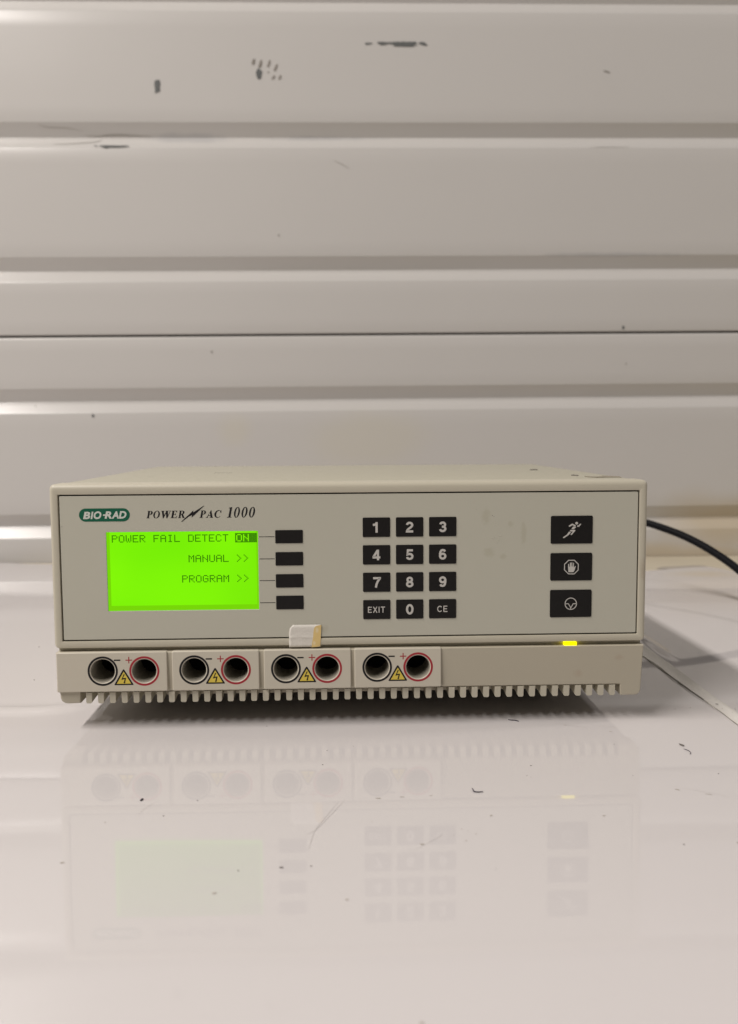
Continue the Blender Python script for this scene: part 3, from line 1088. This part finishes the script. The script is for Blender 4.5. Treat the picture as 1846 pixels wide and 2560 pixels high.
def gO(wd=86):
    return [E_(wd / 2, 50, wd / 2, 52, 36), E_(wd / 2, 50, wd / 2 - 21, 46, 36)]


def g0(wd=74):
    return [E_(wd / 2, 50, wd / 2, 51, 36), E_(wd / 2, 50, wd / 2 - 22, 45, 36)]


def gW():
    return [[(0, 100), (44, 100), (44, 96), (35, 93), (49, 40), (66, 86), (63, 93), (55, 96), (55, 100), (100, 100), (100, 96), (90, 93), (101, 40), (116, 90), (113, 94), (104, 96), (104, 100),
             (132, 100), (132, 96), (124, 92), (97, -2), (86, -2), (69, 62), (48, -2), (37, -2), (9, 93), (0, 96)]]


def gE():
    return [[(0, 0), (78, 0), (84, 30), (79, 30), (68, 8), (36, 7), (36, 47), (52, 48), (58, 36), (62, 36), (62, 66), (58, 66), (53, 54), (36, 54), (36, 93), (58, 92), (72, 74), (76, 74), (75, 100), (0, 100),
             (0, 96), (10, 92), (10, 8), (0, 4)]]


def gA():
    return [[(0, 0), (32, 0), (32, 4), (23, 8), (29, 27), (58, 27), (64, 8), (54, 4), (54, 0), (100, 0), (100, 4), (91, 9), (60, 103), (54, 103), (14, 10), (0, 4)], [(32, 34), (44, 72), (56, 34)]]


def gC():
    o = arc(46, 50, 46, 52, 42, 322, 30)
    i = arc(50, 50, 29, 45, 318, 62, 24)
    return [[(82, 100), (79, 100), (74, 96)] + arc(46, 50, 46, 52, 62, 320, 30) + [(76, 24)] + arc(54, 50, 31, 44, 302, 72, 24) + [(78, 64), (84, 64)]]


def g1():
    return [[(4, 0), (60, 0), (60, 4), (47, 8), (47, 101), (42, 101), (6, 93), (6, 88), (21, 89), (21, 8), (4, 4)]]


def put(g, xpx, wpx, hz, base=117.1, slant=0.2, xs=None):
    loops = g
    mx = max(p[0] for l in loops for p in l)
    x0 = -112.7 + (xpx - 100) * .02233
    sx = wpx * .02233 / mx
    out = []
    for l in loops:
        out.append([(x0 + p[0] * sx + p[1] / 100 * hz * slant, base + p[1] / 100 * hz) for p in l])
    return curve_mesh(out, 0.004)


ms = [put(gP(), 100, 132, 4.05), put(gO(), 254, 160, 4.05), put(gW(), 432, 240, 4.05), put(gE(), 688, 152, 4.05), put(gR(), 868, 170, 4.05),
      put(gP(), 1395, 138, 4.05), put(gA(), 1548, 178, 4.05), put(gC(), 1744, 160, 4.05),
      put(g1(), 2058, 118, 5.75), put(g0(), 2218, 142, 5.75), put(g0(), 2403, 142, 5.75), put(g0(), 2587, 142, 5.75)]
bolt = [(942, 478), (1130, 320), (1252, 212), (1245, 262), (1510, 104), (1516, 112), (1330, 280), (1205, 385), (1212, 325), (1130, 365), (968, 483)]
ms.append(curve_mesh([[(-112.7 + (x - 100) * .02233 , 117.1 + (387 - y) * .02315 + (x - 100) * .00012) for x, y in bolt]], 0.004))
link('product_name', place_print(join_meshes(ms), 0.2), M_ink, ps)

# ---- groove between the two halves, status light
link('groove_back', boxes([(-163.3, 163.3, 3.4, 8, 41.0, 47.0)]), M_case, ps)
link('status_light', boxes([(119.05, 126.0, -0.35, 3.3, 42.75, 45.05)], .12), M_led, ps)

# ---- lower fascia
LEAN = 0.05
centres = [(-138.9, 32.25), (-116.05, 32.0), (-88.5, 32.15), (-65.4, 31.95), (-37.6, 32.1), (-14.6, 31.95), (13.4, 32.15), (36.4, 32.0)]
YB = -2.1
hole = [nudge(x, z, YB) for x, z in centres]
out = [(-164.35, 42.75), (-163.3, 21.2), (-163.2, 20.0), (-162.9, 16.9), (-162.2, 15.1), (-160.6, 14.0), (-159, 13.7), (-151.95, 13.9), (-151.95, 20.15), (151.45, 20.15), (152.1, 13.55), (160.4, 13.55),
       (161.9, 14.0), (162.9, 15.1), (163.4, 16.6), (164.25, 42.75)]
fas = plate('lower_fascia', [[nudge(x, z, -1.2) for x, z in out]] + [ellipse(x, z, 6.9, 6.9, 36) for x, z in hole], -1.2, 12.9, .7, M_fascia, ps, segs=3)
for v in fas.data.vertices:                                # the face leans back towards its lower edge
    v.co.y += max(0.0, 0.0425 - v.co.z) * LEAN
fin_mesh = None
for k in range(46):
    x0 = -148.55 + 6.525 * k
    if fin_mesh is None:
        bm = bmesh.new()
        pr = [(0, 20.14), (3.25, 20.14), (3.2, 14.6), (2.75, 14.0), (.5, 14.0), (.05, 14.6)]
        a = [bm.verts.new((x * MM, -1.15 * MM, z * MM)) for x, z in pr]
        b = [bm.verts.new((x * MM, 17.5 * MM, (z if z > 19 else z + 1.2) * MM)) for x, z in pr]
        for i in range(6):
            j = (i + 1) % 6
            bm.faces.new((a[i], a[j], b[j], b[i]))
        bm.faces.new(a); bm.faces.new(b)
        fin_mesh = from_bm(bm)
        for v in fin_mesh.vertices:
            v.co.y += max(0.0, 0.0425 - v.co.z) * LEAN
        fin_mesh.transform(Matrix.Translation((0, -0.145, 0)))
        fin_mesh.materials.append(M_case)
        fin_mesh.name = 'vent_fin'
    o = bpy.data.objects.new('vent_fin', fin_mesh)
    COL.objects.link(o)
    o.parent = ps
    o.location = (x0 * MM, 0, 0)
link('inner_sill', boxes([(-158, 158, 12.2, 16, 15.1, 17.6)]), M_fascia, ps)
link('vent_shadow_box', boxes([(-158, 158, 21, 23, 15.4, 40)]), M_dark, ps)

# ---- socket blocks
spans = [(-163.35, -103.35), (-100.75, -52.4), (-49.9, -1.2), (0.65, 49.5)]
for bi, (xa, xb) in enumerate(spans):
    A = nudge(xa, 20.45, YB)
    B = nudge(xb, 42.85, YB)
    xl = A[0] if bi else -163.6
    blk = plate('socket_block', [rrect(xl, B[0], A[1], B[1] - .05, .7, 3)] + [ellipse(*hole[bi * 2 + s], 6.62, 6.62, 40) for s in (0, 1)], YB, 4.4, .55, M_socketblk, ps, segs=3)
    for s in (0, 1):
        cx, cz = hole[bi * 2 + s]
        bm = bmesh.new()
        L = []
        for r, y in ((6.60, YB + .3), (6.45, YB + .9), (6.40, 12.0), (6.20, 56.0), (5.0, 58.0)):
            L.append([(a * MM, y * MM, c * MM) for a, c in ellipse(cx, cz, r, r, 40)])
        rws = bridge(bm, L)
        bm.faces.new(rws[-1])
        me = from_bm(bm)
        me.flip_normals()
        link('socket_tube', me, M_inside, blk, smooth=True, angle=50)
        plate('negative_ring' if s == 0 else 'positive_ring', [ellipse(cx, cz, 8.28, 8.28, 56), ellipse(cx, cz, 7.16, 7.16, 56)], YB - .045, .05, 0, M_ink if s == 0 else M_red, blk, smooth=False)
    mx, mz = nudge((centres[bi * 2][0] + centres[bi * 2 + 1][0]) / 2, 32.0, YB)
    plate('minus_sign', [rrect(mx - 5.1, mx - 1.55, mz + 5.9, mz + 6.66, .1, 1)], YB - .045, .05, 0, M_ink, blk, smooth=False)
    px, pz, a, t = mx + 3.05, mz + 6.25, 1.8, .27
    plate('plus_sign', [[(px - a, pz - t), (px - t, pz - t), (px - t, pz - a), (px + t, pz - a), (px + t, pz - t), (px + a, pz - t), (px + a, pz + t), (px + t, pz + t), (px + t, pz + a), (px - t, pz + a),
                        (px - t, pz + t), (px - a, pz + t)]], YB - .045, .05, 0, M_red, blk, smooth=False)
    # warning triangle
    tx, tb, tt = mx + .05, mz - 7.75, mz + 1.1

    def tri(k):
        c = (tx, tb + 3.0)
        pts = [(tx - 5.1, tb), (tx - 4.7, tb - .0), (tx + 4.7, tb), (tx + 5.1, tb), (tx + 5.2, tb + .45), (tx + .4, tt - .15), (tx, tt), (tx - .4, tt - .15), (tx - 5.2, tb + .45)]
        return [(c[0] + (p[0] - c[0]) * k, c[1] + (p[1] - c[1]) * k) for p in pts]

    tri_o = plate('warning_triangle', [tri(1.0), [(tx - 4.0, tb + .75), (tx + 4.0, tb + .75), (tx, tt - 1.25)]], YB - .05, .05, 0, M_ink, blk, smooth=False)
    yl = plate('warning_field', [[(tx - 4.2, tb + .6), (tx + 4.2, tb + .6), (tx, tt - 1.05)]], YB - .025, .03, 0, M_yellow, blk, smooth=False)
    zz = [(400, 735), (435, 745), (370, 870), (478, 868), (440, 1020), (458, 1018), (412, 1062), (382, 1025), (398, 1018), (428, 905), (315, 935)]
    plate('flash_symbol', [[(tx + (x - 400) * .0163 + .0, tb + (1115 - y) * .0163) for x, y in zz]], YB - .07, .05, 0, M_ink, blk, smooth=False)

# ---- metal cover, floor pan, rear, feet, screws
bm = bmesh.new()
L = []
yy = [(17.0, 1.2), (17.3, .5), (18.0, .3), (287, .3), (289, .9), (290.3, 2.2)]
for y, i in yy:
    L.append([(x * MM, y * MM, z * MM) for x, z in rrect(-165 + i, 165 - i, 17.5 + i, 136.0 - i, 3.2, 5)])
rws = bridge(bm, L)
bm.faces.new(rws[-1])
link('metal_cover', from_bm(bm), M_cover, ps, smooth=True, angle=40)
link('floor_pan', boxes([(-160, 160, 20.5, 286, 14.9, 16.6)]), M_pan, ps)
for x in (-118, 118):
    for y in (95, 250):
        bm = bmesh.new()
        rws = bridge(bm, [[((x + r * math.cos(a)) * MM, (y + r * math.sin(a)) * MM, z * MM) for a in [k * math.pi / 8 for k in range(16)]] for r, z in ((8, -.2), (9, .8), (10, 14.3))])
        bm.faces.new(rws[0])
        link('rubber_foot', from_bm(bm), M_rubber, ps)
link('vent_slot', boxes([(-95, -82.6, 146.6, 148.0, 135.62, 135.74)]), M_dark, ps)
bm = bmesh.new()
rws = bridge(bm, [[((135.3 + r * math.cos(a)) * MM, (157 + r * math.sin(a)) * MM, z * MM) for a in [k * math.pi / 10 for k in range(20)]] for r, z in ((3.0, 135.6), (2.8, 136.1), (1.2, 136.3))])
bm.faces.new(rws[-1])
link('cover_screw', from_bm(bm), M_metal, ps, smooth=True)
# torn label remnant on top
bm = bmesh.new()
rim = [(142.5, 37.0), (146, 34.5), (153, 33.8), (161.0, 34.0), (162.5, 44), (161, 58), (157.5, 62), (155, 52), (150, 50), (146.5, 54), (143, 50)]
a = [bm.verts.new((x * MM, y * MM, (135.78 + .35 * (k % 3 == 1)) * MM)) for k, (x, y) in enumerate(rim)]
b = [bm.verts.new((x * MM, y * MM, 135.6 * MM)) for x, y in rim]
bm.faces.new(a)
for i in range(len(rim)):
    bm.faces.new((a[i], a[(i + 1) % len(rim)], b[(i + 1) % len(rim)], b[i]))
link('torn_label', from_bm(bm), mat('torn_paper', (0.27, 0.24, 0.185, 1), .7, .2, var=.35, var_scale=300, bump=.8, bump_scale=900), ps)
bm = bmesh.new()
for cx, cy, r in ((140.2, 66, 1.1), (141.5, 62, .8)):
    ret = bmesh.ops.create_icosphere(bm, subdivisions=1, radius=1.0)
    for v in ret['verts']:
        v.co = Vector(((cx + v.co.x * r * 1.3) * MM, (cy + v.co.y * r * 2.4) * MM, (136.0 + v.co.z * .5) * MM))
link('label_scrap', from_bm(bm), M_grime, ps)

# ================================================================== masking tape
tp = thing('masking_tape', 'torn piece of creased off-white masking tape with yellowed folded end stuck below the panel', 'tape', (-0.0267, 0, 0.0505))
rows_z = [44.3, 45.6, 47.5, 49.3, 49.8, 50.3, 51.2, 53.0, 55.0, 56.9]
bm = bmesh.new()
L = []
for k, z in enumerate(rows_z):
    xl = -35.7 + (.35 if k % 2 else 0) * .5
    if z > 54.4:
        xl = -35.7 + (z - 54.4) * .95
    xr = -18.2 + (z - 44.3) * .05
    row = []
    for i in range(15):
        t = i / 14
        x = xl + (xr - xl) * t
        cre = .22 * math.exp(-((z - 49.8 - .25 * math.sin(t * 5)) / .35) ** 2)
        dip = -.18 * smooth01(48.6, 46.0, z) * 0
        row.append((x * MM, (-.12 - cre - .08 * noise.noise(Vector((x * .45, z * .45, 2.0)))) * MM, z * MM))
    L.append(row)
bridge(bm, L, closed=False)
me = from_bm(bm)
o = link('tape_strip', me, M_tape, tp, smooth=True, angle=60)
sm = o.modifiers.new('thickness', 'SOLIDIFY'); sm.thickness = 0.00012; sm.offset = -1
fold = [(-19.3, 56.45), (-20.4, 56.2), (-21.1, 55.75), (-21.7, 54.7), (-22.0, 52.5), (-22.2, 50.2), (-22.7, 47.3), (-23.2, 44.15), (-20.8, 44.3), (-18.35, 44.65), (-17.95, 50), (-17.6, 56.75)]
bm = bmesh.new()
vs = [bm.verts.new((x * MM, (-.30 - .05 * noise.noise(Vector((x * .6, z * .6, 4)))) * MM, z * MM)) for x, z in fold]
bm.faces.new(vs)
bmesh.ops.triangulate(bm, faces=bm.faces)
o = link('folded_end', from_bm(bm), M_tapefold, tp)
sm = o.modifiers.new('thickness', 'SOLIDIFY'); sm.thickness = 0.00008; sm.offset = -1

# ================================================================== power cord
cp = [(0.120, 0.2912, 0.075), (0.122, 0.320, 0.077), (0.150, 0.365, 0.0805), (0.200, 0.394, 0.0825), (0.2500, 0.402, 0.0805), (0.2954, 0.396, 0.0739), (0.3187, 0.370, 0.0663), (0.3327, 0.350, 0.0590),
      (0.3445, 0.327, 0.0497), (0.3539, 0.300, 0.0385), (0.3590, 0.262, 0.0240), (0.3600, 0.215, 0.0110), (0.362, 0.150, 0.0045), (0.372, 0.060, 0.0040), (0.40, -0.05, 0.0040), (0.46, -0.20, 0.0040)]
cord = thing('power_cable', 'black power cable sagging from behind the power supply to the right', 'cord', (0.120, 0.2912, 0.075))
link('cable', tube(catmull(cp, 10), 0.0036, 16), M_rubber, cord, smooth=True, angle=60)
